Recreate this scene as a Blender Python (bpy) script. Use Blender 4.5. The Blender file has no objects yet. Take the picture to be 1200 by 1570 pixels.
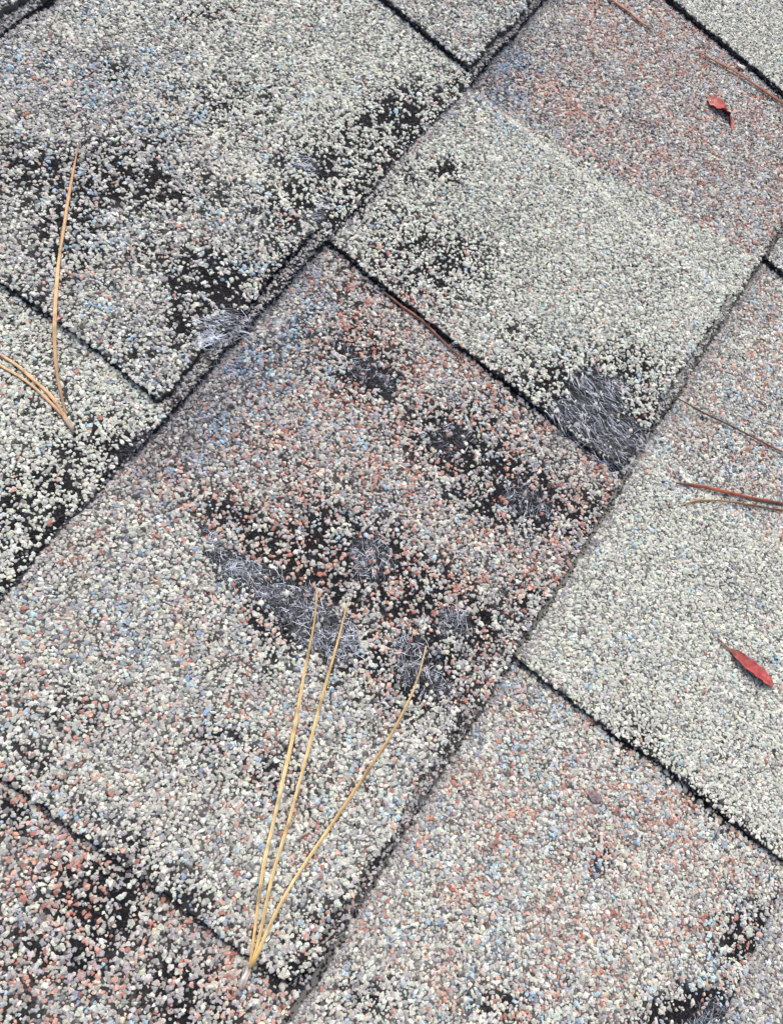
import bpy, math
import numpy as np
from mathutils import Matrix, Vector

rng = np.random.default_rng(7)
scene = bpy.context.scene

# ------------------------------------------------------------------ camera
# Roof frame: x along the courses, y up the slope, z out of the roof (metres); the roof itself is pitched.
PITCH = math.radians(24)
ROOF = Matrix.Rotation(PITCH, 4, 'X')
CAM_R = np.array([[0.563194954268494, 0.7609414808426566, -0.3221482674476049],
                  [-0.7865675655003396, 0.613150443346326, 0.07319835194232605],
                  [0.2532250153309853, 0.2121664359817274, 0.9438551239747729]])
CAM_C = np.array([0.0, -0.20283917, 0.26189227 + 0.003])
FPX = 1187.0                      # focal length in photograph pixels (1200 wide)
cam_data = bpy.data.cameras.new('camera')
cam = bpy.data.objects.new('camera', cam_data)
scene.collection.objects.link(cam)
m = Matrix([list(CAM_R[i]) + [CAM_C[i]] for i in range(3)] + [[0, 0, 0, 1]])
cam.matrix_world = ROOF @ m
cam_data.sensor_fit = 'HORIZONTAL'
cam_data.sensor_width = 36.0
cam_data.lens = 36.0 * FPX / 1200.0
cam_data.clip_start = 0.01
cam_data.clip_end = 100.0
cam_data.dof.use_dof = True; cam_data.dof.focus_distance = 0.285; cam_data.dof.aperture_fstop = 50.0
scene.camera = cam

# ------------------------------------------------------------------ sky, sun, exposure
n = Vector((0, 0, 1)); up = Vector(CAM_R[:, 1]); rt = Vector(CAM_R[:, 0])
LDIR = (ROOF.to_3x3() @ (n * 0.60 + up * 0.58 + rt * 0.02)).normalized()
world = bpy.data.worlds.new('World'); scene.world = world; world.use_nodes = True
wn = world.node_tree
sky = wn.nodes.new('ShaderNodeTexSky'); sky.sky_type = 'NISHITA'; sky.sun_disc = False
sky.sun_elevation = math.asin(LDIR.z); sky.sun_rotation = math.atan2(LDIR.x, LDIR.y)
sky.air_density = 1.0; sky.dust_density = 5.0; sky.ozone_density = 1.0
bg = wn.nodes['Background']; bg.inputs['Strength'].default_value = 0.125
wn.links.new(sky.outputs['Color'], bg.inputs['Color'])
sun_d = bpy.data.lights.new('sun', 'SUN'); sun_d.energy = 1.3; sun_d.angle = math.radians(32); sun_d.color = (1.0, 0.965, 0.92)
sun = bpy.data.objects.new('sun', sun_d); scene.collection.objects.link(sun)
sun.rotation_euler = LDIR.to_track_quat('Z', 'Y').to_euler()
vs = scene.view_settings
vs.view_transform = 'Standard'; vs.look = 'None'; vs.gamma = 1.0; vs.use_curve_mapping = False
vs.exposure = 0.78
scene.cycles.max_bounces = 5

# ------------------------------------------------------------------ helpers
def to_roof(x, y, z=0.003):
    """point of the roof (mm) seen at a place in the photograph, at height z (m) over the roof plane"""
    d = CAM_R @ np.array([(x - 600) / FPX, -(y - 785) / FPX, -1.0])
    s = (z - CAM_C[2]) / d[2]
    p = CAM_C + s * d
    return p[0] * 1000, p[1] * 1000

def to_plan(u, y, z=3.0):
    """roof mm -> plan coordinates of the wear survey (perspective of the photograph)"""
    P = np.stack([u / 1000 - CAM_C[0], y / 1000 - CAM_C[1], np.full_like(u, z / 1000) - CAM_C[2]])
    q = CAM_R.T @ P
    return 600 + FPX * q[0] / -q[2], 785 - FPX * q[1] / -q[2]

_tab = np.random.default_rng(3).random((256, 256))
def vnoise(x, y, s, seed=0):
    x = np.asarray(x, float) / s + seed * 17.31 + 1000; y = np.asarray(y, float) / s + seed * 9.77 + 1000
    i = np.floor(x).astype(int); j = np.floor(y).astype(int)
    fx = x - i; fy = y - j
    fx = fx * fx * (3 - 2 * fx); fy = fy * fy * (3 - 2 * fy)
    a = _tab[i % 256, j % 256]; b = _tab[(i + 1) % 256, j % 256]
    c = _tab[i % 256, (j + 1) % 256]; d = _tab[(i + 1) % 256, (j + 1) % 256]
    return (a * (1 - fx) + b * fx) * (1 - fy) + (c * (1 - fx) + d * fx) * fy
def fbm(x, y, s, seed=0, o=3):
    r = 0; a = 0.5; t = 0
    for k in range(o):
        r = r + a * vnoise(x, y, s / 2 ** k, seed + k * 5); t += a; a *= 0.5
    return r / t
def sstep(x):
    x = np.clip(x, 0, 1); return x * x * (3 - 2 * x)

def srgb(*c):
    c = np.array(c, float) / 255
    return np.where(c <= 0.04045, c / 12.92, ((c + 0.055) / 1.055) ** 2.4)

def mesh_obj(name, verts, faces, mat, parent=None, cols=None, smooth=False, loc=None):
    """verts in mm in the roof frame (relative to loc, mm); faces (n,3)/(n,4) array or list of lists"""
    me = bpy.data.meshes.new(name)
    verts = np.asarray(verts, np.float32) / 1000
    if isinstance(faces, np.ndarray):
        k = faces.shape[1]; nf = len(faces)
        me.vertices.add(len(verts)); me.vertices.foreach_set('co', verts.ravel())
        me.loops.add(nf * k); me.loops.foreach_set('vertex_index', faces.astype(np.int32).ravel())
        me.polygons.add(nf); me.polygons.foreach_set('loop_start', np.arange(0, nf * k, k, dtype=np.int32))
        me.update(calc_edges=True)
    else:
        me.from_pydata(verts.tolist(), [], faces); me.update()
    if cols is not None:
        at = me.attributes.new('tint', 'FLOAT_COLOR', 'POINT')
        c4 = np.ones((len(verts), 4), np.float32); c4[:, :3] = cols
        at.data.foreach_set('color', c4.ravel())
    me.polygons.foreach_set('use_smooth', np.full(len(me.polygons), smooth))
    for mm in (mat if isinstance(mat, (list, tuple)) else [mat]): me.materials.append(mm)
    o = bpy.data.objects.new(name, me); scene.collection.objects.link(o)
    if parent is not None:
        o.parent = parent
        if loc is not None: o.location = Vector(loc) / 1000
    else:
        o.matrix_world = ROOF @ Matrix.Translation(Vector(loc if loc is not None else (0, 0, 0)) / 1000)
    return o

def empty(name, loc):
    o = bpy.data.objects.new(name, None); scene.collection.objects.link(o)
    o.empty_display_size = 0.01
    o.matrix_world = ROOF @ Matrix.Translation(Vector(loc) / 1000)
    return o
def tag(o, label=None, cat=None, group=None, kind=None):
    if label: o['label'] = label
    if cat: o['category'] = cat
    if group: o['group'] = group
    if kind: o['kind'] = kind
    return o

# ------------------------------------------------------------------ materials
def new_mat(name, rough=0.8, spec=0.3):
    mt = bpy.data.materials.new(name); mt.use_nodes = True
    b = mt.node_tree.nodes['Principled BSDF']
    b.inputs['Roughness'].default_value = rough
    b.inputs['Specular IOR Level'].default_value = spec
    return mt, mt.node_tree, b
def N(t, typ, **kw):
    nd = t.nodes.new(typ)
    for k, v in kw.items(): setattr(nd, k, v)
    return nd
def objcoord(t, scale=1.0):
    tc = N(t, 'ShaderNodeTexCoord'); mp = N(t, 'ShaderNodeMapping'); mp.inputs['Scale'].default_value = (scale,) * 3
    t.links.new(tc.outputs['Object'], mp.inputs['Vector']); return mp.outputs['Vector']
def tint_mat(name, rough, spec, noise_scale, lo, hi, bump=0.0, bump_scale=2000):
    mt, t, b = new_mat(name, rough, spec)
    at = N(t, 'ShaderNodeAttribute', attribute_name='tint')
    v = objcoord(t)
    nz = N(t, 'ShaderNodeTexNoise'); nz.inputs['Scale'].default_value = noise_scale; nz.inputs['Detail'].default_value = 4
    t.links.new(v, nz.inputs['Vector'])
    mr = N(t, 'ShaderNodeMapRange'); mr.inputs['From Min'].default_value = 0.3; mr.inputs['From Max'].default_value = 0.7
    mr.inputs['To Min'].default_value = lo; mr.inputs['To Max'].default_value = hi
    t.links.new(nz.outputs['Fac'], mr.inputs['Value'])
    mx = N(t, 'ShaderNodeMix', data_type='RGBA', blend_type='MULTIPLY'); mx.inputs['Factor'].default_value = 1
    t.links.new(at.outputs['Color'], mx.inputs['A']); t.links.new(mr.outputs['Result'], mx.inputs['B'])
    t.links.new(mx.outputs['Result'], b.inputs['Base Color'])
    if bump:
        n2 = N(t, 'ShaderNodeTexNoise'); n2.inputs['Scale'].default_value = bump_scale; t.links.new(v, n2.inputs['Vector'])
        bp = N(t, 'ShaderNodeBump'); bp.inputs['Strength'].default_value = bump; bp.inputs['Distance'].default_value = 0.0002
        t.links.new(n2.outputs['Fac'], bp.inputs['Height']); t.links.new(bp.outputs['Normal'], b.inputs['Normal'])
    return mt
M_GRAN = tint_mat('mineral_granules', 0.75, 0.35, 2600, 0.72, 1.2)
M_FIBRE = tint_mat('glass_fibre', 0.45, 0.5, 900, 0.7, 1.15)
M_NEEDLE = tint_mat('dry_pine_needle', 0.42, 0.5, 420, 0.78, 1.15, 0.2, 1500)
M_LEAF = tint_mat('dried_red_leaf', 0.6, 0.3, 420, 0.55, 1.25, 0.5, 700)
M_CHIP = tint_mat('bark_chip', 0.8, 0.3, 900, 0.6, 1.25, 0.5, 1500)

def asphalt_mat():
    mt, t, b = new_mat('asphalt_sheet', 0.8, 0.15)
    v = objcoord(t)
    n1 = N(t, 'ShaderNodeTexNoise'); n1.inputs['Scale'].default_value = 350; n1.inputs['Detail'].default_value = 6; t.links.new(v, n1.inputs['Vector'])
    cr = N(t, 'ShaderNodeValToRGB')
    cr.color_ramp.elements[0].position = 0.35; cr.color_ramp.elements[0].color = (0.0022, 0.0022, 0.0026, 1)
    cr.color_ramp.elements[1].position = 0.75; cr.color_ramp.elements[1].color = (0.015, 0.0148, 0.017, 1)
    t.links.new(n1.outputs['Fac'], cr.inputs['Fac'])
    # granule cover as a texture, only for the stretches of roof outside the surveyed area
    vo = N(t, 'ShaderNodeTexVoronoi'); vo.inputs['Scale'].default_value = 820; t.links.new(v, vo.inputs['Vector'])
    sp = N(t, 'ShaderNodeSeparateColor'); t.links.new(vo.outputs['Color'], sp.inputs['Color'])
    zc = N(t, 'ShaderNodeAttribute', attribute_name='blend')
    k1 = N(t, 'ShaderNodeMapRange'); k1.inputs['To Min'].default_value = 0.45; k1.inputs['To Max'].default_value = 1.25; t.links.new(sp.outputs['Red'], k1.inputs['Value'])
    hs = N(t, 'ShaderNodeValToRGB'); hs.color_ramp.interpolation = 'CONSTANT'; e = hs.color_ramp.elements
    e[0].position = 0; e[0].color = (0.12, 0.12, 0.12, 1); e[1].position = 0.07; e[1].color = (1, 1, 1, 1)
    for pos, cc in ((0.86, (1.1, 0.72, 0.6, 1)), (0.95, (0.7, 0.95, 1.2, 1))):
        kk = e.new(pos); kk.color = cc
    t.links.new(sp.outputs['Green'], hs.inputs['Fac'])
    f1 = N(t, 'ShaderNodeMix', data_type='RGBA', blend_type='MULTIPLY'); f1.inputs['Factor'].default_value = 1
    t.links.new(zc.outputs['Color'], f1.inputs['A']); t.links.new(k1.outputs['Result'], f1.inputs['B'])
    c2 = N(t, 'ShaderNodeMix', data_type='RGBA', blend_type='MULTIPLY'); c2.inputs['Factor'].default_value = 1
    t.links.new(f1.outputs['Result'], c2.inputs['A']); t.links.new(hs.outputs['Color'], c2.inputs['B'])
    at = N(t, 'ShaderNodeAttribute', attribute_name='tint')
    sx = N(t, 'ShaderNodeSeparateColor'); t.links.new(at.outputs['Color'], sx.inputs['Color'])
    # weathered glass mat showing through: blue grey, streaky
    mp2 = N(t, 'ShaderNodeMapping'); mp2.inputs['Scale'].default_value = (900, 330, 500); t.links.new(v, mp2.inputs['Vector'])
    n3 = N(t, 'ShaderNodeTexNoise'); n3.inputs['Scale'].default_value = 1.0; n3.inputs['Detail'].default_value = 5; n3.inputs['Distortion'].default_value = 1.2; t.links.new(mp2.outputs['Vector'], n3.inputs['Vector'])
    c3 = N(t, 'ShaderNodeValToRGB'); c3.color_ramp.elements[0].position = 0.44; c3.color_ramp.elements[0].color = (0.003, 0.003, 0.004, 1)
    c3.color_ramp.elements[1].position = 0.68; c3.color_ramp.elements[1].color = (0.055, 0.058, 0.074, 1); t.links.new(n3.outputs['Fac'], c3.inputs['Fac'])
    m3 = N(t, 'ShaderNodeMix', data_type='RGBA'); t.links.new(sx.outputs['Green'], m3.inputs['Factor']); t.links.new(cr.outputs['Color'], m3.inputs['A']); t.links.new(c3.outputs['Color'], m3.inputs['B'])
    mx = N(t, 'ShaderNodeMix', data_type='RGBA')
    # stone dust bedded between the granules where the cover is whole
    du = N(t, 'ShaderNodeMix', data_type='RGBA', blend_type='MULTIPLY'); du.inputs['Factor'].default_value = 1
    t.links.new(zc.outputs['Color'], du.inputs['A']); du.inputs['B'].default_value = (0.34, 0.335, 0.33, 1)
    m4 = N(t, 'ShaderNodeMix', data_type='RGBA'); t.links.new(sx.outputs['Blue'], m4.inputs['Factor']); t.links.new(m3.outputs['Result'], m4.inputs['A']); t.links.new(du.outputs['Result'], m4.inputs['B'])
    t.links.new(sx.outputs['Red'], mx.inputs['Factor']); t.links.new(m4.outputs['Result'], mx.inputs['A']); t.links.new(c2.outputs['Result'], mx.inputs['B'])
    t.links.new(mx.outputs['Result'], b.inputs['Base Color'])
    iv = N(t, 'ShaderNodeMath', operation='SUBTRACT'); iv.inputs[0].default_value = 0.6; t.links.new(vo.outputs['Distance'], iv.inputs[1])
    hm = N(t, 'ShaderNodeMix', data_type='FLOAT'); t.links.new(sx.outputs['Red'], hm.inputs['Factor'])
    t.links.new(n1.outputs['Fac'], hm.inputs['A']); t.links.new(iv.outputs['Value'], hm.inputs['B'])
    bp = N(t, 'ShaderNodeBump'); bp.inputs['Strength'].default_value = 0.8; bp.inputs['Distance'].default_value = 0.0008
    t.links.new(hm.outputs['Result'], bp.inputs['Height']); t.links.new(bp.outputs['Normal'], b.inputs['Normal'])
    return mt
M_ASPH = asphalt_mat()
def cut_edge_mat():
    mt, t, b = new_mat('cut_shingle_edge', 0.85, 0.2)
    v = objcoord(t)
    n1 = N(t, 'ShaderNodeTexNoise'); n1.inputs['Scale'].default_value = 500; n1.inputs['Detail'].default_value = 6; t.links.new(v, n1.inputs['Vector'])
    cr = N(t, 'ShaderNodeValToRGB')
    cr.color_ramp.elements[0].position = 0.42; cr.color_ramp.elements[0].color = (0.004, 0.004, 0.0045, 1)
    cr.color_ramp.elements[1].position = 0.72; cr.color_ramp.elements[1].color = (0.12, 0.118, 0.126, 1)
    t.links.new(n1.outputs['Fac'], cr.inputs['Fac']); t.links.new(cr.outputs['Color'], b.inputs['Base Color'])
    bp = N(t, 'ShaderNodeBump'); bp.inputs['Strength'].default_value = 0.7; bp.inputs['Distance'].default_value = 0.0006
    t.links.new(n1.outputs['Fac'], bp.inputs['Height']); t.links.new(bp.outputs['Normal'], b.inputs['Normal'])
    return mt
M_EDGE = cut_edge_mat()
def felt_mat():
    mt, t, b = new_mat('roofing_felt', 0.9, 0.2)
    v = objcoord(t); n1 = N(t, 'ShaderNodeTexNoise'); n1.inputs['Scale'].default_value = 120; t.links.new(v, n1.inputs['Vector'])
    cr = N(t, 'ShaderNodeValToRGB'); cr.color_ramp.elements[0].color = (0.015, 0.015, 0.016, 1); cr.color_ramp.elements[1].color = (0.05, 0.05, 0.05, 1)
    t.links.new(n1.outputs['Fac'], cr.inputs['Fac']); t.links.new(cr.outputs['Color'], b.inputs['Base Color'])
    return mt
M_FELT = felt_mat()

# ------------------------------------------------------------------ the courses of shingles
STEP, TOOTH = 4.2, 2.7            # mm: one layer, and the extra layer of a raised tab
YB = {-3: 276, -2: 133, -1: -7.5, 0: -141, 1: -288, 2: -421, 3: -565, 4: -708}     # lower edge of each course
TEETH = {-2: [(-220, -120), (0, 95), (200, 300), (410, 500)],
         -1: [(-310, -215), (-110, -10), (95, 195), (300, 400), (510, 610)],
         0: [(-335, -240), (-138, -45), (69.5, 156), (265, 365), (470, 565)],
         1: [(-260, -160), (-50, 45), (160, 258), (378.5, 475), (590, 690)],
         2: [(-345, -250), (-140, -33), (75.5, 176), (295, 395), (500, 600)],
         3: [(-290, -190), (-90, 5), (110, 205), (320, 420)],
         4: [(-340, -240), (-130, -30), (70, 170), (280, 380)]}

def base_h(c, u, y):
    yb, yt = YB[c], YB[c - 1]
    h = STEP * (yt - y) / (yt - yb)
    h = np.where(y > yt, -0.06 * (y - yt), h)
    return h + 0.55 * (fbm(u, y, 45, 20 + c, 2) - 0.5)
def tooth_p(c, i, u, y):
    uR = TEETH[c][i][1] + 5 * (fbm(y, y * 0 + i * 50, 30, 40 + c, 2) - 0.5)
    return 1 - sstep((u - uR) / 7.0)
def lip(c, u):
    return 3.4 + 3.2 * (vnoise(u, u * 0, 14, 50 + c) - 0.35) + 1.8 * (vnoise(u, u * 0, 2.6, 60 + c) - 0.5)
def rag_b(c, u):
    return 0.8 * (vnoise(u, u * 0, 2.4, 70 + c) - 0.5) + 1.8 * (vnoise(u, u * 0, 22, 75 + c) - 0.5)
def rag_l(c, y):
    return 0.8 * (vnoise(y, y * 0, 2.2, 80 + c) - 0.5) + 1.8 * (vnoise(y, y * 0, 30, 85 + c) - 0.5)
def tile_h(c, i, u, y):
    yb = YB[c]
    on = y > yb + rag_b(c, u) + lip(c, u)
    return base_h(c, u, y) + TOOTH * tooth_p(c, i, u, y) * on
def tile_index(c, u, y):
    """which shingle of course c lies on top at u"""
    L = [t[0] for t in TEETH[c]]
    r = np.full(np.shape(u), -1)
    for i, l in enumerate(L): r = np.where(u >= l + rag_l(c, y), i, r)
    return r
def course_at(u, y):
    r = np.full(np.shape(y), 4)
    for c in (4, 3, 2, 1, 0, -1, -2): r = np.where(y >= YB[c] + rag_b(c, u), c, r)
    return r
def surf(u, y):
    u = np.atleast_1d(np.asarray(u, float)); y = np.atleast_1d(np.asarray(y, float))
    c = course_at(u, y); h = np.zeros_like(u)
    for cc in np.unique(c):
        ii = tile_index(cc, u, y)
        for t in np.unique(ii[c == cc]):
            mk = (c == cc) & (ii == t)
            h[mk] = tile_h(cc, max(t, 0), u[mk], y[mk])
    return h

# surveyed area = the part of the roof in the picture, with a margin
FR = np.array([to_roof(*p) for p in ((0, 0), (1200, 0), (1200, 1570), (0, 1570))])
def inside_frame(u, y, mg):
    r = np.ones(np.shape(u), bool)
    for k in range(4):
        a, b = FR[k], FR[(k + 1) % 4]
        d = (b - a) / np.linalg.norm(b - a)
        # corners run clockwise seen from above
        r &= ((u - a[0]) * d[1] - (y - a[1]) * d[0]) > -mg
    return r
MARGIN = 26.0

roof_v = [(-420, -730, -9), (720, -730, -9), (720, 290, -9), (-420, 290, -9), (-420, -730, -22), (720, -730, -22), (720, 290, -22), (-420, 290, -22)]
roof = mesh_obj('roof', roof_v, [[0, 1, 2, 3], [7, 6, 5, 4], [0, 4, 5, 1], [1, 5, 6, 2], [2, 6, 7, 3], [3, 7, 4, 0]], M_FELT)
tag(roof, 'weathered asphalt shingle roof with granules worn off in dark patches', None, None, 'structure')

def build_sheet(c, i):
    """the shingle sheet: raised tab with ragged edges, ramp down to the lower layer, cut edges, underside"""
    T = TEETH[c]
    uL = T[i][0]; uN = (T[i + 1][0] if i + 1 < len(T) else T[i][1] + 105) + 12
    yb, yt = YB[c], YB[c - 1]
    cor = np.array([[uL, yb], [uN, yb], [uN, yt], [uL, yt]])
    g = np.stack(np.meshgrid(np.linspace(uL, uN, 20), np.linspace(yb, yt, 20)), -1).reshape(-1, 2)
    seen = inside_frame(g[:, 0], g[:, 1], MARGIN).any()
    du = 2.3 if seen else 6.0
    cu = np.concatenate([[0, 0.6, 1.4], np.arange(2.6, uN - uL, du), [uN - uL]])
    U = uL + cu
    # rows, from the butt edge up: edge, ledge, foot of the tab edge, top of the tab edge, then regular
    ry = np.arange(9.0, yt - yb + 20, du)
    nr = 5 + len(ry)
    UU = np.zeros((nr, len(U))); YY = np.zeros_like(UU); ON = np.ones_like(UU)
    rb = rag_b(c, U); lp = np.maximum(lip(c, U), 0.8)
    YY[0] = yb + rb; YY[1] = yb + rb + lp * 0.5; YY[2] = yb + rb + lp - 0.12; YY[3] = yb + rb + lp + 0.12; YY[4] = yb + rb * 0.5 + 7.6
    YY[5:] = yb + ry[:, None]
    ON[:3] = 0
    w = np.clip(1 - cu / 4.0, 0, 1)
    for r in range(nr): UU[r] = U + rag_l(c, YY[r]) * w
    H = base_h(c, UU, YY) + TOOTH * tooth_p(c, i, UU, YY) * ON
    H += 0.25 * (vnoise(UU, YY, 5, 90) - 0.5)
    # the row at the very edge is rounded over
    H[0] -= 0.35; H[3] -= 0.2; H[:, 0] -= 0.3
    # tuck the far end under the next shingle
    tk = np.clip((cu - (uN - uL - 11)) / 11, 0, 1); H -= tk * 0.5
    P = np.stack([UU, YY, H], -1).reshape(-1, 3)
    nc = len(U)
    idx = np.arange(nr * nc).reshape(nr, nc)
    F = np.stack([idx[:-1, :-1], idx[:-1, 1:], idx[1:, 1:], idx[1:, :-1]], -1).reshape(-1, 4)
    top_n = len(F)
    # underside: rows inset below the butt edge; columns below the left edge
    V = [P]; FF = [F]; off = len(P)
    lo_c = c + 1 if c < 4 else None
    def low(u, y):
        if lo_c is None: return np.full_like(u, -3.0)
        ii = tile_index(lo_c, u, y); h = np.full_like(u, -1.0)
        for t in np.unique(ii):
            mk = ii == t
            h[mk] = base_h(lo_c, u[mk], y[mk]) + (TOOTH * tooth_p(lo_c, t, u[mk], y[mk]) if t >= 0 else 0)
        return h
    u0 = UU[0]; y0 = YY[0]
    bt = np.maximum(H[0] - 2.1, low(u0, y0) + 0.45)
    bt = np.minimum(bt, H[0] - 0.5)
    jit = 0.4 * (vnoise(u0, y0, 1.7, 33) - 0.5)
    e1 = np.stack([u0, y0 - 0.25 + jit, H[0] * 0.5 + bt * 0.5], -1); e2 = np.stack([u0, y0 + 0.3 + jit, bt], -1); e3 = np.stack([u0, y0 + 16, bt - 0.5], -1)
    V += [e1, e2, e3]
    r0 = idx[0]; ra = off + np.arange(nc); rb_ = ra + nc; rc = rb_ + nc; off += 3 * nc
    for a, b in ((r0, ra), (ra, rb_), (rb_, rc)):
        FF.append(np.stack([a[1:], a[:-1], b[:-1], b[1:]], -1))
    # left cut edge
    ul = UU[:, 0]; yl = YY[:, 0]; hl = H[:, 0]
    bb = base_h(c, ul, yl) + 0.15 - 0.9 * (ON[:, 0] == 0)
    bb = np.minimum(bb, hl - 0.4)
    jl = 0.4 * (vnoise(yl, yl * 0, 1.7, 34) - 0.5)
    l1 = np.stack([ul - 0.2 + jl, yl, hl * 0.5 + bb * 0.5], -1); l2 = np.stack([ul + 0.4 + jl, yl, bb], -1); l3 = np.stack([ul + 14, yl, bb - 0.9], -1)
    V += [l1, l2, l3]
    a0 = idx[:, 0]; a1 = off + np.arange(nr); a2 = a1 + nr; a3 = a2 + nr; off += 3 * nr
    for a, b in ((a0, a1), (a1, a2), (a2, a3)):
        FF.append(np.stack([a[:-1], a[1:], b[1:], b[:-1]], -1))
    V = np.concatenate(V); FF = np.concatenate(FF)
    far = 1 - sstep((inside_frame(V[:, 0], V[:, 1], MARGIN) * 1.0))
    mat_ = np.zeros(len(V))
    px_, py_ = to_plan(V[:, 0], V[:, 1])
    for bc, poly in BARE:
        if bc == c: mat_ = np.maximum(mat_, in_poly(px_, py_, poly, 6) * (far < 0.5) * np.clip(1.2 * fbm(V[:, 0], V[:, 1], 10, 161, 3) + 0.1, 0, 1))
    wr = wear_at(c, px_, py_, np.zeros(len(V)))
    dust = np.clip(1 - 2.3 * wr, 0, 1) * (1 - mat_) * np.clip(0.25 + 1.3 * fbm(V[:, 0], V[:, 1], 9, 171, 2), 0, 1) * (0.75 if c == 0 or (c == 1 and i < 2) else 1.0)
    tint = np.stack([far, mat_, dust], -1)
    zone_c = np.clip((zone_weights(c, i, V[:, 0], V[:, 1], px_, py_) @ ZP) @ PAL, 0, 1)
    o = mesh_obj('shingle', V, FF, [M_ASPH, M_EDGE], roof, cols=tint, smooth=False)
    at = o.data.attributes.new('blend', 'FLOAT_COLOR', 'POINT'); c4 = np.ones((len(V), 4), np.float32); c4[:, :3] = zone_c; at.data.foreach_set('color', c4.ravel())
    mi = np.zeros(len(FF), np.int32); mi[top_n:] = 1
    o.data.polygons.foreach_set('material_index', mi)
    return o, seen

# ------------------------------------------------------------------ wear survey (plan coordinates; course; cx, cy, rx, ry, turn in degrees, strength)
WEAR = [
 # course 0, upper shingles
 (0, 620, 190, 55, 45, 0, .85), (0, 545, 215, 65, 28, -20, .6), (0, 480, 250, 48, 30, 20, .7), (0, 90, 268, 120, 28, 5, .68), (0, 225, 290, 62, 32, 10, .8),
 (0, 210, 240, 55, 35, 0, .45), (0, 320, 165, 80, 45, 0, .38), (0, 110, 365, 55, 65, 0, .55), (0, 240, 395, 70, 28, 10, .4), (0, 330, 440, 62, 42, 20, .92),
 (0, 450, 320, 70, 55, -30, .5), (0, 285, 490, 32, 42, 0, .6), (0, 545, 285, 45, 32, -40, .7), (0, 180, 110, 32, 20, 20, .5), (0, 310, 15, 34, 16, 0, .5),
 (0, 395, 160, 36, 24, 0, .4), (0, 510, 345, 30, 30, 0, .6), (0, 690, 140, 30, 22, -45, .55), (0, 145, 685, 75, 30, 10, .75), (0, 60, 745, 65, 40, -10, .7), (0, 20, 800, 50, 70, 0, .6),
 (0, 60, 620, 80, 70, 0, .35), (0, 190, 640, 50, 26, 20, .4), (0, 100, 830, 70, 25, -50, .6), (0, 200, 540, 55, 25, 30, .4), (0, 60, 460, 60, 20, 35, .4),
 (0, 600, 230, 90, 40, -45, .7), (0, 170, 275, 150, 38, 8, .62), (0, 60, 840, 110, 22, -50, .75), (0, 180, 700, 70, 24, -50, .7), (0, 400, 430, 110, 30, -42, .5), (0, 100, 300, 110, 60, 10, .4),
 # course 1
 (1, 600, 840, 180, 55, 35, .32), (1, 760, 700, 110, 60, 25, .34), (1, 700, 1000, 100, 45, 0, .3),
 (1, 680, 266, 22, 17, 0, .8), (1, 650, 400, 85, 55, 10, .62), (1, 560, 315, 45, 32, 0, .5), (1, 685, 405, 18, 18, 0, .9), (1, 620, 350, 55, 45, 0, .4), (1, 640, 265, 40, 25, 0, .4),
 (1, 870, 600, 75, 45, 0, .65), (1, 950, 575, 45, 35, 0, .6), (1, 985, 640, 30, 40, -45, .55), (1, 800, 520, 45, 25, 40, .35), (1, 790, 600, 60, 16, 42, .45),
 (1, 560, 560, 62, 42, 45, .62), (1, 545, 440, 36, 30, 0, .3), (1, 700, 680, 75, 45, 25, .72), (1, 780, 755, 85, 45, 20, .78), (1, 740, 640, 40, 30, 0, .5),
 (1, 540, 850, 90, 55, 20, .8), (1, 460, 870, 100, 38, 30, .72), (1, 640, 910, 95, 55, 25, .62), (1, 370, 800, 70, 25, 30, .6), (1, 700, 960, 55, 45, 0, .75),
 (1, 640, 1020, 70, 60, 20, .72), (1, 420, 960, 60, 40, 35, .5), (1, 560, 1000, 60, 40, 0, .55), (1, 810, 930, 32, 45, -50, .5), (1, 880, 800, 60, 35, -45, .45),
 (1, 60, 1165, 70, 18, 40, .42), (1, 330, 1130, 40, 24, 0, .4), (1, 410, 1185, 60, 32, 10, .42), (1, 480, 1425, 60, 32, -40, .45), (1, 575, 1345, 55, 16, -55, .4),
 (1, 450, 1490, 45, 30, 0, .55), (1, 250, 1340, 150, 22, 40, .5), (1, 100, 1090, 80, 40, 0, .3), (1, 690, 1140, 50, 18, -55, .3),
 (1, 150, 1385, 75, 65, 0, .8), (1, 100, 1335, 45, 30, 0, .55), (1, 20, 1245, 26, 45, 0, .65), (1, 120, 1475, 70, 42, 0, .62), (1, 270, 1505, 70, 45, 0, .58), (1, 50, 1450, 60, 45, 0, .5),
 (1, 300, 1555, 70, 26, 0, .55), (1, 200, 1300, 40, 30, 0, .5), (1, 20, 1560, 50, 30, 0, .5),
 # course 2
 (2, 920, 1320, 22, 20, 0, .4), (2, 770, 1540, 50, 28, 0, .42), (2, 1150, 1440, 45, 45, 0, .62), (2, 1065, 1550, 60, 28, -10, 1.0), (2, 1150, 1480, 60, 16, -60, .6), (2, 1160, 1500, 30, 40, 0, .6),
 (2, 965, 1130, 34, 20, 35, .5), (2, 1080, 1230, 90, 12, 40, .5), (2, 560, 1530, 50, 25, 0, .45),
]
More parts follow.
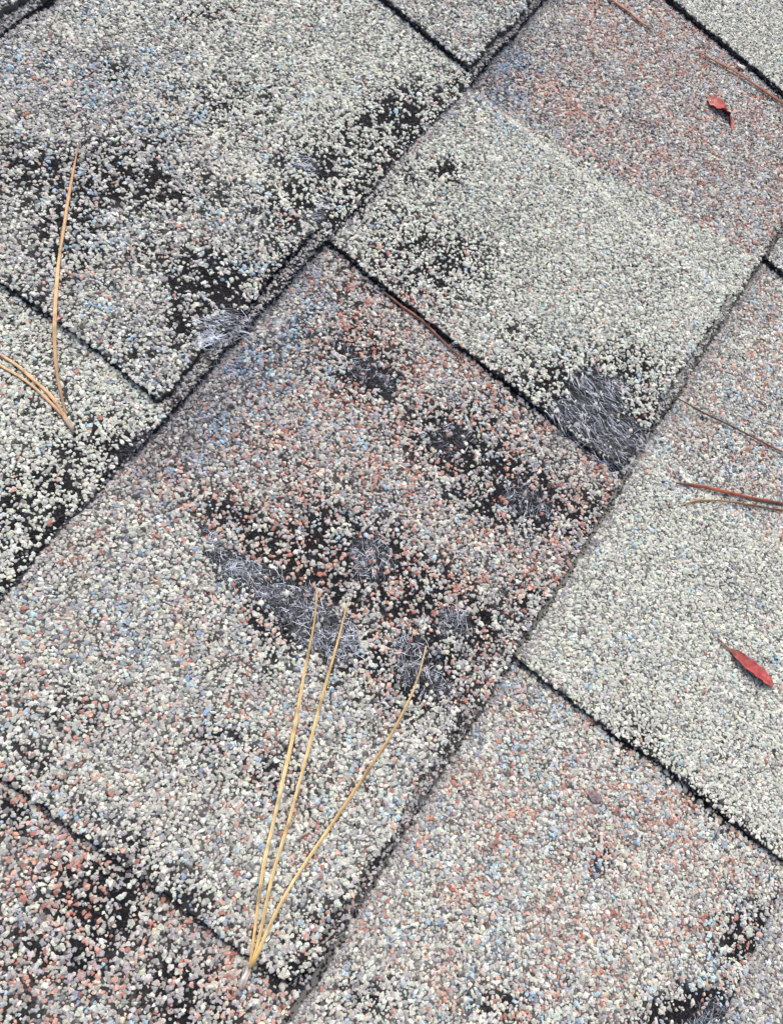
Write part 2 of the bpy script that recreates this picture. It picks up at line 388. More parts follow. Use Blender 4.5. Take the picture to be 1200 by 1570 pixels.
BARE = [  # places worn to the glass mat: (course, polygon in plan coordinates)
 (1, [(868, 600), (885, 572), (925, 568), (955, 592), (950, 632), (975, 660), (990, 690), (960, 722), (935, 728), (900, 702), (862, 668), (832, 638), (850, 618)]),
 (1, [(286, 790), (312, 806), (352, 838), (392, 868), (440, 886), (480, 905), (512, 935), (548, 968), (552, 1003), (520, 1014), (470, 1000), (440, 965), (410, 930), (372, 905), (318, 872), (312, 845), (330, 850)]),
 (1, [(545, 825), (585, 818), (605, 850), (600, 885), (565, 890), (535, 858)]),
 (1, [(605, 985), (635, 965), (655, 990), (648, 1022), (690, 1045), (690, 1070), (650, 1068), (610, 1040)]),
 (1, [(525, 512), (548, 528), (592, 570), (612, 598), (590, 606), (548, 580), (526, 548)]),
 (1, [(655, 660), (690, 645), (725, 660), (715, 690), (680, 705), (655, 690)]),
 (1, [(760, 745), (800, 740), (840, 755), (848, 790), (810, 800), (775, 775)]),
 (1, [(672, 935), (712, 930), (722, 962), (700, 985), (672, 970)]),
 (0, [(300, 500), (345, 482), (372, 490), (372, 505), (335, 535), (300, 535)]),
 (0, [(455, 238), (490, 255), (480, 270), (455, 258)]),
 (0, [(185, 690), (225, 655), (240, 665), (205, 708), (175, 715)]),
 (2, [(1050, 1570), (1075, 1545), (1120, 1530), (1130, 1545), (1100, 1590), (1050, 1600)]),
 (0, [(500, 300), (515, 310), (470, 365), (450, 372)]),
]
def in_poly(x, y, poly, wob=7):
    x = x + wob * (vnoise(x, y, 11, 91) - 0.5) * 2; y = y + wob * (vnoise(x, y, 11, 95) - 0.5) * 2
    r = np.zeros(len(x), bool); p = poly
    for k in range(len(p)):
        x1, y1 = p[k]; x2, y2 = p[(k + 1) % len(p)]
        hit = ((y1 > y) != (y2 > y)) & (x < (x2 - x1) * (y - y1) / (y2 - y1 + 1e-9) + x1)
        r ^= hit
    return r

# ------------------------------------------------------------------ granule colours (albedo)
PAL = np.array([srgb(*c) for c in (
    (197, 198, 188),   # 0 pale
    (174, 172, 164),   # 1 light grey
    (146, 146, 143),   # 2 grey
    (104, 103, 103),   # 3 dark grey
    (156, 102, 88),    # 4 brick red
    (186, 146, 131),   # 5 salmon
    (118, 138, 160),   # 6 blue
    (156, 183, 196),   # 7 pale blue
    (200, 193, 168),   # 8 cream
    (156, 152, 157),   # 9 lilac grey
    (180, 186, 172),   # 10 pale green grey
    (50, 50, 52))])    # 11 near black
ZONES = {           #  pale lg   gr   dg   red  sal  blu  pbl  cre  lil  pgr  blk
    'green':   np.array([36, 22, 7, 1.5, .4, .8, .7, 2.2, 2.2, 2, 30, .8]),
    'neutral': np.array([26, 30, 20, 5.0, 1.0, 1.5, 2.4, 4.0, 1.2, 7, 8, 1.5]),
    'cool':    np.array([17, 25, 24, 6.0, 1.0, 1.6, 7.0, 7.0, .6, 18, 3, 1.5]),
    'dusk':    np.array([1, 5, 13, 26, 2.0, 2.0, 32, 4.0, .3, 20, 0, 12]),
    'red':     np.array([15, 23, 18, 4.5, 8.0, 13, 1.2, 2.4, 2.0, 12, 2, 1.5]),
    'mixed':   np.array([26, 27, 18, 4.0, 3.4, 4.4, 2.4, 3.4, 2.2, 4, 8, 1.2]),
    'speckle': np.array([26, 23, 12, 3.0, 6.5, 8.5, 2.6, 8.0, 2.6, 4, 7, 1.0]),
}
ZK = list(ZONES)
ZP = np.stack([ZONES[k] / ZONES[k].sum() for k in ZK])
TILE_ZONE = {  # (course, index): (tab, lower layer)
 (-1, 2): ('cool', 'cool'), (0, 1): ('green', 'green'), (0, 2): ('neutral', 'green'), (0, 3): ('neutral', 'neutral'),
 (1, 0): ('mixed', 'red'), (1, 1): ('mixed', 'red'), (1, 2): ('green', 'red'), (1, 3): ('green', 'green'),
 (2, 1): ('mixed', 'speckle'), (2, 2): ('green', 'speckle'), (2, 3): ('green', 'green'), (3, 1): ('cool', 'cool'), (3, 2): ('cool', 'mixed')}
# tinted drifts in the granule blend: (course, cx, cy, rx, ry, turn, zone, strength)
DRIFT = [(1, 355, 590, 200, 56, -47, 'dusk', .95), (1, 420, 470, 80, 45, -46, 'cool', .8), (1, 765, 105, 75, 50, -45, 'dusk', .95), (1, 225, 715, 60, 34, -40, 'dusk', .7), (1, 830, 20, 70, 30, 0, 'cool', .7),
         (0, 120, 130, 200, 140, 0, 'cool', .75), (0, 470, 120, 130, 120, 0, 'green', .5), 
         (2, 1130, 480, 120, 50, -45, 'mixed', .6), (2, 1080, 640, 90, 90, 0, 'mixed', .6), (2, 900, 1450, 240, 60, 0, 'mixed', .6), (2, 620, 1500, 120, 60, 0, 'neutral', .6),
         (1, 620, 470, 80, 40, 45, 'red', .8), (1, 780, 660, 160, 50, 40, 'red', .7), (1, 250, 1200, 180, 120, 0, 'neutral', .55), (1, 60, 1000, 80, 60, 0, 'speckle', .3)]
def ell(x, y, cx, cy, rx, ry, a):
    a = math.radians(a); dx = x - cx; dy = y - cy
    p = dx * math.cos(a) + dy * math.sin(a); q = -dx * math.sin(a) + dy * math.cos(a)
    return (p / rx) ** 2 + (q / ry) ** 2

def wear_at(c, X, Yp, base):
    w = base
    for (wc, cx, cy, rx, ry, a, st) in WEAR:
        if cx < 290 and (wc == 0 and cy > 600 or wc == 1 and cy > 1190): st = st * 0.8
        if wc == c: w = np.maximum(w, st * np.exp(-0.9 * ell(X, Yp, cx, cy, rx * 1.3, ry * 1.3, a)))
    return w
def zone_weights(c, i, U, Y, X, Yp):
    yt = YB[c - 1]
    zt, zv = TILE_ZONE.get((c, i), FAR_ZONE[(c * 3 + i) % 4])
    wz = np.zeros((len(U), len(ZK)))
    tpc = 1 - sstep((U - TEETH[c][i][1] - (0.22 * (yt - Y) if c == 1 and i == 2 else 0) - 6 * (fbm(U, Y, 12, 44, 2) - .5) + 2) / (4 if c == 1 else 7))
    wz[:, ZK.index(zt)] += tpc; wz[:, ZK.index(zv)] += 1 - tpc
    for (wc, cx, cy, rx, ry, a, z, st) in DRIFT:
        if wc != c: continue
        f = (st * np.exp(-ell(X, Yp, cx, cy, rx, ry, a)))[:, None]
        wz = wz * (1 - f); wz[:, ZK.index(z)] += f[:, 0]
    return wz
FAR_ZONE = [('green', 'red'), ('neutral', 'mixed'), ('green', 'speckle'), ('neutral', 'neutral')]
NB, NT = 6, 4
def granule_mesh(name, pos, size, col, parent, flat=0.52):
    """angular mineral chips: six-cornered foot, four-cornered top, each chip different"""
    n = len(pos)
    rot = rng.random(n) * 2 * np.pi
    el = 1.0 + 0.75 * rng.random(n) ** 1.6
    ang_b = (np.arange(NB) / NB * 2 * np.pi)[None] + rng.normal(0, 0.24, (n, NB))
    rad_b = 1.03 + rng.normal(0, 0.19, (n, NB))
    ang_t = (np.arange(NT) / NT * 2 * np.pi)[None] + rng.normal(0, 0.3, (n, NT)) + rng.random((n, 1)) * 6
    rad_t = 0.66 + rng.normal(0, 0.16, (n, NT))
    tb = np.concatenate([rad_b * np.cos(ang_b), rad_t * np.cos(ang_t)], 1)
    tv = np.concatenate([rad_b * np.sin(ang_b), rad_t * np.sin(ang_t)], 1)
    # the top ring must keep its angular order relative to the foot: roll it to start near angle 0
    k = np.argmin(np.abs(np.angle(np.exp(1j * ang_t))), 1)
    ordr = (k[:, None] + np.arange(NT)) % NT
    tb[:, NB:] = np.take_along_axis(tb[:, NB:], ordr, 1); tv[:, NB:] = np.take_along_axis(tv[:, NB:], ordr, 1)
    zz = np.concatenate([-0.55 + 0.0 * rad_b + rng.normal(0.25, 0.12, (n, NB)), 0.62 + rng.normal(0, 0.16, (n, NT))], 1) * flat
    tb = tb * np.sqrt(el)[:, None]; tv = tv / np.sqrt(el)[:, None]
    sx = rng.normal(0, 0.17, (n, 1)); sy = rng.normal(0, 0.17, (n, 1))
    zz = zz + sx * tb + sy * tv
    cu, su = np.cos(rot)[:, None], np.sin(rot)[:, None]
    X = (tb * cu - tv * su) * size[:, None] + pos[:, :1]
    Y = (tb * su + tv * cu) * size[:, None] + pos[:, 1:2]
    Z = zz * size[:, None] + pos[:, 2:3]
    V = np.stack([X, Y, Z], -1).reshape(-1, 3)
    # 6-ring to 4-ring: 10 triangles, plus 2 on top
    t = [(0, 1, 6), (1, 7, 6), (1, 2, 7), (2, 3, 7), (3, 8, 7), (3, 4, 8), (4, 9, 8), (4, 5, 9), (5, 0, 9), (0, 6, 9), (6, 7, 8), (6, 8, 9)]
    t = np.array(t)
    F = (t[None] + (np.arange(n) * (NB + NT))[:, None, None]).reshape(-1, 3)
    C = np.repeat(col, NB + NT, 0)
    o = mesh_obj(name, V, F, M_GRAN, parent, cols=C)
    tag(o, kind='stuff')
    return o

def tube(pts, rad, sides=6, flat=1.0, cap=True):
    pts = np.asarray(pts, float); n = len(pts)
    rad = np.broadcast_to(rad, (n,))
    tg = np.gradient(pts, axis=0); tg /= np.linalg.norm(tg, axis=1)[:, None] + 1e-9
    s = np.cross(tg, [0, 0, 1.0]); s /= np.linalg.norm(s, axis=1)[:, None] + 1e-9
    w = np.cross(s, tg)
    a = np.arange(sides) / sides * 2 * np.pi
    V = pts[:, None] + (np.cos(a)[None, :, None] * s[:, None] + flat * np.sin(a)[None, :, None] * w[:, None]) * rad[:, None, None]
    V = V.reshape(-1, 3); F = []
    for k in range(n - 1):
        for q in range(sides):
            F.append([k * sides + q, k * sides + (q + 1) % sides, (k + 1) * sides + (q + 1) % sides, (k + 1) * sides + q])
    if cap:
        F.append(list(range(sides))[::-1]); F.append([(n - 1) * sides + q for q in range(sides)])
    return V, F

def fibre_mesh(name, P, parent, base=(224, 229, 237)):
    """P: list of polylines (mm); thin three-sided strands"""
    VV = []; FF = []; CC = []; off = 0
    for pts, r, k in P:
        V, F = tube(pts, np.linspace(r, r * 0.5, len(pts)), 3, 1.0, False)
        VV.append(V); FF += [[a + off for a in f] for f in F]; off += len(V)
        CC.append(np.repeat((srgb(*base) * k)[None], len(V), 0))
    o = mesh_obj(name, np.concatenate(VV), np.array(FF), M_FIBRE, parent, cols=np.concatenate(CC))
    tag(o, kind='stuff')
    return o

def strands(polys, c, i, count, direction=None, lmin=3, lmax=8, rad=(0.05, 0.1)):
    """tufts: strands in loose sheaves that share a direction and a bend"""
    out = []
    for poly, cnt in zip(polys, count):
        p = np.array(poly, float)
        lo, hi = p.min(0), p.max(0); got = 0; tries = 0
        while got < cnt and tries < cnt * 4:
            tries += 1
            x, y = lo + (hi - lo) * rng.random(2)
            if not in_poly(np.array([x]), np.array([y]), poly, 0)[0]: continue
            u0, v0 = to_roof(x, y)
            a0 = rng.random() * 2 * np.pi if direction is None else direction + rng.normal(0, 0.4)
            k0 = rng.normal(0, 0.12); h = surf(np.array([u0]), np.array([v0]))[0]; br = 0.25 + 1.6 * rng.random() ** 2.2
            for _ in range(rng.integers(2, 6)):
                u = u0 + rng.normal(0, 1.3); v = v0 + rng.normal(0, 1.3)
                a = a0 + rng.normal(0, 0.5 if direction is None else 0.25)
                L = rng.uniform(lmin, lmax); kk = k0 + rng.normal(0, 0.10)
                s = np.linspace(-0.5, 0.5, 5)
                ang = a + kk * s * 3
                pu = u + np.cumsum(np.cos(ang)) * L / 5 - np.cos(a) * L / 2; pv = v + np.cumsum(np.sin(ang)) * L / 5 - np.sin(a) * L / 2
                pz = h + 0.05 + rng.random() * 0.22 + 0.15 * rng.random() * np.sin((s + 0.5) * np.pi) + rng.normal(0, .12) * s * 3
                out.append((np.stack([pu, pv, pz + 0 * pu], -1), rng.uniform(*rad) * br ** 0.5, br * rng.uniform(0.6, 1.1)))
                got += 1
    return out

PITCHG = 1.0                      # mean spacing of the granules, mm
SHINGLES = {}
SLABEL = {
 (0, 2): 'grey shingle with scattered dark bald spots',
 (0, 1): 'pale greenish shingle with a frayed thin lower edge',
 (1, 1): 'reddish and blue flecked shingle with frayed bald patches beneath the long straw needles',
 (1, 2): 'pale green grey shingle fading to red with one bald fibrous corner',
 (2, 2): 'clean pale green grey shingle under the flat red leaf',
 (2, 1): 'red and blue speckled shingle at the bottom edge of the picture',
 (1, 0): 'dark mottled shingle below the tip of the needle bundle',
}
for c in sorted(TEETH):
    for i in range(len(TEETH[c])):
        sh, seen = build_sheet(c, i)
        SHINGLES[(c, i)] = sh
        if (c, i) in SLABEL: sh['label'] = SLABEL[(c, i)]
        if not seen: continue
        T = TEETH[c]
        uL = T[i][0]; uN = T[i + 1][0] if i + 1 < len(T) else T[i][1] + 105
        yb, yt = YB[c], YB[c - 1]
        # jittered triangular grid
        gu = np.arange(uL - 1, uN + 2.5, PITCHG); gy = np.arange(yb - 2, yt + 4, PITCHG * 0.866)
        U, Y = np.meshgrid(gu, gy); U = U + (np.arange(len(gy)) % 2)[:, None] * PITCHG * 0.5
        U = (U + rng.normal(0, 0.25, U.shape)).ravel(); Y = (Y + rng.normal(0, 0.25, Y.shape)).ravel()
        k = inside_frame(U, Y, MARGIN + 1) & (U > uL + rag_l(c, Y) - 0.25) & (Y > yb + rag_b(c, U) - 0.2) & (Y < yt + 3)
        U, Y = U[k], Y[k]
        X, Yp = to_plan(U, Y)
        lp = lip(c, U); rb = rag_b(c, U); db = Y - yb - rb
        tp = tooth_p(c, i, U, Y)
        ledge = (db < lp) & (tp > 0.3)
        # ---- loss of granules
        loss = 0.012 + 0.06 * (fbm(U, Y, 20, 101, 2) > 0.56) + (0.05 if c == 0 else 0.025 if (c == 1 and i < 2) else 0)
        loss = wear_at(c, X, Yp, loss)
        cl = 0.7 * vnoise(U, Y, 2.3, 111) + 0.3 * fbm(U, Y, 7, 113, 2)       # clumpy
        loss = np.where(loss > 0.12, np.clip(loss * 0.90 + (cl - 0.5) * 1.8 * np.minimum(loss * 1.5, 0.8), 0.02, np.where(loss > 0.8, 0.92, 0.8)), loss)
        bare = np.zeros(len(U), bool)
        for bc, poly in BARE:
            if bc == c: bare |= in_poly(X + rng.normal(0, 5, len(X)), Yp + rng.normal(0, 5, len(X)), poly, 9)
        loss = np.where(bare, 0.94, loss)
        dl = U - uL - rag_l(c, Y)
        loss = np.where(dl < 1.2, np.maximum(loss, 0.25), loss)
        loss = np.where(db < 1.2, np.maximum(loss, 0.3), loss)
        loss = np.where(ledge, np.clip(loss, 0.12, 0.3), loss)
        loss = np.where((~ledge) & (tp > 0.3) & (db - lp < 0.8), np.maximum(loss, 0.35), loss)
        loss = np.where((tp > 0.3) & (np.abs(db - lp + 0.3) < 0.4), 0.85, loss)
        # edge shadow put in as a bare black line at the foot of the next shingle's cut edge and of the course above
        nx = T[i + 1][0] + rag_l(c, Y) - U if i + 1 < len(T) else np.full(len(U), 99.0)
        dt = Y * -1 + yt + rag_b(c - 1, U)
        gapw = 0.35 + 1.1 * vnoise(U, Y, 7, 151) ** 1.5 + (1.0 if c == 1 and i == 0 else 0)
        gapd = gapw + (2.6 if c == 3 else 2.4 if c == 2 else 0.2)
        loss = np.where((nx < gapw) | (dt < gapd), 0.97, loss)
        keep = rng.random(len(U)) > loss
        # ---- colour
        wz = zone_weights(c, i, U, Y, X, Yp)
        pr = wz @ ZP
        bl = fbm(U, Y, 9, 121, 2); rd = fbm(U, Y, 8, 131, 2); dk = fbm(U, Y, 26, 141, 2)
        pr[:, 6:8] *= (np.clip((bl - 0.40) * 6, 0.1, 3.5) ** 1.2)[:, None]
        pr[:, 4:6] *= (np.clip((rd - 0.30) * 4.5, 0.35, 2.2))[:, None]
        pr[:, 2:4] *= (0.6 + 1.0 * dk)[:, None]
        pr /= pr.sum(1, keepdims=True)
        ci = (pr.cumsum(1) < rng.random((len(U), 1))).sum(1).clip(0, 11)
        col = (0.88 * PAL[ci] + 0.12 * (pr @ PAL)) * np.exp(rng.normal(0, 0.11, (len(U), 1))) * (1 + rng.normal(0, 0.03, (len(U), 3)))
        # granules greyed where a course emerges from under the one above, and on ledges
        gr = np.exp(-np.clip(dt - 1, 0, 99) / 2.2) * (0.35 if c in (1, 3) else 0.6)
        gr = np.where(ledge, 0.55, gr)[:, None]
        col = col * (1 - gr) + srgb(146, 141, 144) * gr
        size = 0.5 * PITCHG * np.exp(rng.normal(0.20, 0.33, len(U))).clip(0.55, 2.1)
        size = np.where(ledge, size * 0.8, size)
        h = tile_h(c, i, U, Y)
        z = h + 0.02 + size * 0.16 + 0.14 * rng.random(len(U))
        pos = np.stack([U, Y, z], -1)[keep]
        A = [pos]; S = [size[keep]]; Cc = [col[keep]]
        # ---- dark broken crumbs where granules are gone
        ls = (~keep) & (rng.random(len(U)) < 0.75) & (db > 0.3)
        if ls.any():
            nl = int(ls.sum())
            A.append(np.stack([U[ls] + rng.normal(0, .3, nl), Y[ls] + rng.normal(0, .3, nl), h[ls] + 0.1], -1)); S.append(rng.uniform(0.22, 0.62, nl))
            Cc.append(srgb(44, 43, 47) * np.exp(rng.normal(-0.7, 0.9, (nl, 1))))
        # ---- crumbs stuck on the cut edges
        ue = np.arange(uL, uN, 0.9); ue = ue + rng.normal(0, 0.3, len(ue))
        ye = yb + rag_b(c, ue); ke = inside_frame(ue, ye, MARGIN) & (rng.random(len(ue)) < (0.25 if c == 1 else 0.6))
        ue, ye = ue[ke], ye[ke]
        if len(ue):
            he = base_h(c, ue, ye + 0.5)
            A.append(np.stack([ue, ye - 0.15 + rng.normal(0, 0.15, len(ue)), he - 0.1 - 1.0 * rng.random(len(ue))], -1))
            S.append(rng.uniform(0.3, 0.7, len(ue))); Cc.append(srgb(146, 143, 146) * np.exp(rng.normal(-0.3, 0.5, (len(ue), 1))))
            # and on the tab's own edge above the ledge
            ul = ue[tooth_p(c, i, ue, ye + 4) > 0.8]; ul = ul[rng.random(len(ul)) < 0.3]; yl = yb + rag_b(c, ul) + lip(c, ul)
            A.append(np.stack([ul, yl - 0.1, base_h(c, ul, yl) + 1.6 * rng.random(len(ul)) + 0.2], -1))
            S.append(rng.uniform(0.3, 0.6, len(ul))); Cc.append(srgb(140, 137, 138) * np.exp(rng.normal(-0.35, 0.45, (len(ul), 1))))
        yl2 = np.arange(yb + 1, yt, 0.8); yl2 = yl2 + rng.normal(0, 0.25, len(yl2)); kl = (rng.random(len(yl2)) < (0.7 if (c, i) == (1, 1) else 0.25)) & inside_frame(np.full(len(yl2), uL), yl2, MARGIN)
        yl2 = yl2[kl]
        if len(yl2):
            xl2 = uL + rag_l(c, yl2) - 0.2 - (1.3 if (c, i) == (1, 1) else 0.3) * rng.random(len(yl2))
            A.append(np.stack([xl2, yl2, base_h(c, xl2, yl2) + 0.2 + (1.2 if (c, i) == (1, 1) else 2.0) * rng.random(len(yl2))], -1))
            S.append(rng.uniform(0.25, 0.6, len(yl2))); Cc.append(srgb(128, 125, 128) * np.exp(rng.normal(-0.4, 0.5, (len(yl2), 1))))
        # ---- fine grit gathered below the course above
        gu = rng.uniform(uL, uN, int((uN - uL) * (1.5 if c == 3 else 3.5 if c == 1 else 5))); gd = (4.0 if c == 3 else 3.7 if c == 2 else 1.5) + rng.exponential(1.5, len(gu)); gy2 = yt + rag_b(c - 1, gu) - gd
        kg = inside_frame(gu, gy2, MARGIN) & (gu > uL + 0.6); gu, gy2 = gu[kg], gy2[kg]
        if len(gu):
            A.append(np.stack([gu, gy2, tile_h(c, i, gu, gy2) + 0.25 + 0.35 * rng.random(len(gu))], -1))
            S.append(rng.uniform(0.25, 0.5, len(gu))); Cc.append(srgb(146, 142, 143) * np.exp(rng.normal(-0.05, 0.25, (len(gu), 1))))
        A = np.concatenate(A); S = np.concatenate(S); Cc = np.clip(np.concatenate(Cc), 0.004, 0.72); NG = globals().get('NG', 0) + len(A)
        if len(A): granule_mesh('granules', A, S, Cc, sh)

# ------------------------------------------------------------------ glass fibres in the bald places
down = -math.pi / 2
def fib(key, ids, counts, direction=None, lmin=3, lmax=7, rad=(0.05, 0.10), base=(186, 196, 212)):
    P = strands([BARE[q][1] for q in ids], *key, counts, direction, lmin, lmax, rad)
    return P
def edge_fray(c, x0, x1, cnt):
    out = []
    for _ in range(cnt):
        u = rng.uniform(x0, x1); y = YB[c] + float(rag_b(c, np.array([u]))[0]) + rng.uniform(-0.1, 1.2)
        h = float(base_h(c, np.array([u]), np.array([y]))[0])
        a = (0 if rng.random() < 0.7 else down) + rng.normal(0, 0.35); L = rng.uniform(2, 6)
        s = np.linspace(0, 1, 4)
        out.append((np.stack([u + np.cos(a) * L * s, y + np.sin(a) * L * s * 0.5, h - 0.2 - rng.random() * 1.2 - 0.6 * s * s], -1), rng.uniform(0.05, 0.12), rng.uniform(0.4, 1.0)))
    return out
P12 = fib((1, 2), [0], [1500], down - 0.1, 2.5, 8.0, (0.028, 0.08)); P12 += edge_fray(1, 165, 290, 80); fibre_mesh('glass_fibres', P12, SHINGLES[(1, 2)])
P11 = fib((1, 1), [1, 2, 3, 4, 5, 6, 7], [2100, 420, 560, 200, 200, 280, 300], None, 2.0, 6.0, (0.024, 0.068)); P11 += edge_fray(1, -52, 158, 150); fibre_mesh('glass_fibres', P11, SHINGLES[(1, 1)], (218, 224, 234))
P02 = fib((0, 2), [8, 9, 12], [480, 110, 150], down + 0.6, 3, 7, (0.035, 0.09)); P02 += edge_fray(0, 72, 262, 300); fibre_mesh('glass_fibres', P02, SHINGLES[(0, 2)])
P01 = fib((0, 1), [10], [120], down, 2, 5, (0.03, 0.07)) + edge_fray(0, -14, 66, 260); fibre_mesh('glass_fibres', P01, SHINGLES[(0, 1)], (150, 150, 158))
P21 = fib((2, 1), [11], [360], None, 3, 8, (0.035, 0.08)) + edge_fray(2, 0, 72, 120) + edge_fray(2, -30, 0, 30); fibre_mesh('glass_fibres', P21, SHINGLES[(2, 1)], (180, 190, 200))

# ------------------------------------------------------------------ pine needles
def rest(path, lift0=1.1, n=60, extra=None):
    """photograph path -> polyline lying on the granules; stiff: it bridges the hollows"""
    p = np.array(path, float)
    t = np.concatenate([[0], np.cumsum(np.linalg.norm(np.diff(p, axis=0), axis=1))]); t /= t[-1]
    s = np.linspace(0, 1, n)
    # smooth interpolation through the knots (Catmull-Rom by local cubic)
    def cr(v):
        m = np.gradient(v, t); k = np.clip(np.searchsorted(t, s, 'right') - 1, 0, len(t) - 2)
        d = t[k + 1] - t[k]; q = (s - t[k]) / d
        return (2*q**3 - 3*q**2 + 1) * v[k] + (q**3 - 2*q**2 + q) * d * m[k] + (-2*q**3 + 3*q**2) * v[k+1] + (q**3 - q**2) * d * m[k+1]
    x, y = cr(p[:, 0]), cr(p[:, 1])
    z = np.full(n, 4.0)
    for _ in range(3):
        uv = np.array([to_roof(a, b, zz / 1000) for a, b, zz in zip(x, y, z)])
        h = surf(uv[:, 0], uv[:, 1]) + lift0
        z = h.copy()
        for _ in range(25):
            zs = np.convolve(np.pad(z, 3, 'edge'), np.ones(7) / 7, 'valid'); z = np.maximum(h, zs)
        if extra is not None: z = z + extra(s)
    return np.column_stack([uv, z])
def needle(parent, path, w, cols, loc, lift=1.35, taper=(0.85, 0.35), extra=None, name='needle', n=60):
    P = rest(path, lift - 0.45, n, extra)
    s = np.linspace(0, 1, len(P)); sd = abs(hash((path[0], path[-1]))) % 97
    P[:, 0] += 0.7 * (vnoise(s * 100, s * 0, 17, sd) - 0.5); P[:, 1] += 0.7 * (vnoise(s * 100, s * 0, 17, sd + 3) - 0.5)
    r = w / 2 * np.minimum(1, taper[0] + (1 - taper[0]) * s / 0.15) * (1 - (1 - taper[1]) * np.clip((s - 0.7) / 0.3, 0, 1) ** 1.5)
    r = r * (0.82 + 0.36 * vnoise(s * 100, s * 0, 13, sd + 5))
    V, F = tube(P - np.array(loc), r, 9, 0.6)
    V = V.reshape(-1, 9, 3); V[:, 2] = V[:, 2] * 0.45 + P[:, None].reshape(-1, 3)[:, :] * 0.55 - np.array(loc) * 0.55 + np.array([0, 0, 0.1]); V = V.reshape(-1, 3)
    k = np.linspace(0, 1, len(cols)); cc = np.array([srgb(*c) for c in cols])
    C = np.stack([np.interp(s, k, cc[:, q]) for q in range(3)], -1)
    C = C * (0.74 + 0.46 * vnoise(s * 100, s * 0, 5, sd + 9) - 0.3 * (vnoise(s * 100, s * 0, 2.2, sd + 11) > 0.82))[:, None]
    C = np.repeat(C[:, None], 9, 1); C[:, 2] *= 0.6; C = C.reshape(-1, 3)
    me = mesh_obj(name, V, F, M_NEEDLE, parent, cols=C, smooth=True)
    if parent is None: me.matrix_world = ROOF @ Matrix.Translation(Vector(loc) / 1000)
    return me
def base_pt(x, y):
    u, v = to_roof(x, y, 0.004); return (u, v, float(surf(u, v)[0]) + 0.6)

STRAW = [(214, 178, 116), (232, 204, 148), (228, 196, 138), (208, 170, 108)]
b0 = base_pt(377, 1490)
bun = empty('pine_needle_bundle', b0)
tag(bun, 'bundle of three long straw yellow pine needles fanning upward from a whitish base', 'pine needles')
needle(bun, [(383, 1484), (400, 1360), (425, 1230), (452, 1110), (472, 1010), (483, 950), (487, 903)], 1.08, STRAW, b0, 1.5)
needle(bun, [(385, 1484), (412, 1372), (444, 1250), (480, 1120), (508, 1020), (522, 965), (532, 925)], 1.1, STRAW, b0, 1.55)
needle(bun, [(387, 1482), (440, 1370), (500, 1278), (560, 1190), (607, 1115), (640, 1040), (653, 990)], 1.02, STRAW[:2] + [(206, 172, 116), (190, 156, 106), (212, 184, 134)], b0, 1.5)
needle(bun, [(371, 1520), (375, 1502), (380, 1488), (386, 1468)], 2.0, [(118, 104, 96), (205, 198, 192), (218, 206, 188), (206, 160, 104)], b0, 2.0, (0.35, 0.8), None, 'sheath', 18)

TAN = [(178, 138, 96), (206, 166, 118), (208, 168, 122), (172, 130, 90)]
b1 = base_pt(104, 652)
bl_ = empty('pine_needle_bundle', b1)
tag(bl_, 'tan pine needle bundle with one tall upright needle crossing the shingle edge', 'pine needles')
needle(bl_, [(101, 640), (94, 605), (88, 570), (85, 520), (86, 470), (91, 400), (100, 330), (112, 270), (122, 216)], 1.15, [(150, 116, 90), (184, 142, 102), (214, 178, 132), (206, 168, 116), (186, 142, 96), (160, 116, 82)], b1, 1.4)
needle(bl_, [(103, 643), (80, 610), (50, 580), (15, 552), (-30, 520)], 1.2, TAN, b1, 1.4)
needle(bl_, [(101, 641), (72, 612), (40, 585), (5, 562), (-40, 535)], 1.0, TAN, b1, 1.35)
needle(bl_, [(113, 664), (108, 654), (102, 642), (97, 634)], 1.7, [(110, 98, 90), (158, 138, 118), (190, 150, 108)], b1, 1.7, (0.4, 0.8), None, 'sheath', 14)

RUST = [(92, 56, 40), (160, 84, 52), (150, 78, 50), (96, 54, 40), (166, 92, 58)]
b2 = base_pt(1040, 740)
n2 = needle(None, [(1036, 740), (1075, 746), (1120, 756), (1165, 766), (1200, 772), (1245, 780)], 1.3, RUST, b2, 1.7, (0.6, 0.8), None, 'pine_needle')
tag(n2, 'thick rusty brown pine needle running off the picture edge above a thinner one', 'pine needle', 'brown needles on the pale shingle')
b3 = base_pt(1050, 775)
n3 = needle(None, [(1044, 776), (1062, 770), (1090, 768), (1130, 771), (1170, 778), (1200, 783), (1245, 792)], 0.8, [(150, 130, 92), (140, 108, 68), (96, 64, 44), (130, 76, 50)], b3, 1.5, (0.4, 0.8), None, 'pine_needle')
tag(n3, 'thin curved olive brown needle just below the thick rusty one', 'pine needle', 'brown needles on the pale shingle')
b4 = base_pt(1035, 610)
n4 = needle(None, [(1030, 607), (1070, 628), (1110, 648), (1150, 668), (1200, 693), (1240, 713)], 0.75, [(70, 58, 52), (74, 52, 44), (80, 46, 36), (130, 66, 46), (70, 48, 40)], b4, 1.9, (0.6, 0.8), None, 'pine_needle')
tag(n4, 'thin dark needle slanting down from the shingle edge beside the bald corner', 'pine needle', 'brown needles on the pale shingle')
b5 = base_pt(945, 0)
n5 = needle(None, [(900, -28), (938, -2), (960, 14), (985, 34), (1004, 47)], 1.35, [(140, 84, 62), (164, 96, 70), (176, 112, 84), (150, 108, 86)], b5, 1.7, (0.8, 0.3), None, 'pine_needle')
tag(n5, 'short reddish needle end entering from the top edge on the pink shingle', 'pine needle')
b6 = base_pt(1110, 100)
n6 = needle(None, [(1072, 78), (1095, 92), (1125, 108), (1160, 131), (1200, 158), (1240, 184)], 1.25, [(150, 116, 96), (156, 96, 64), (140, 78, 52), (150, 84, 58)], b6, 1.9, (0.4, 0.9), None, 'pine_needle')
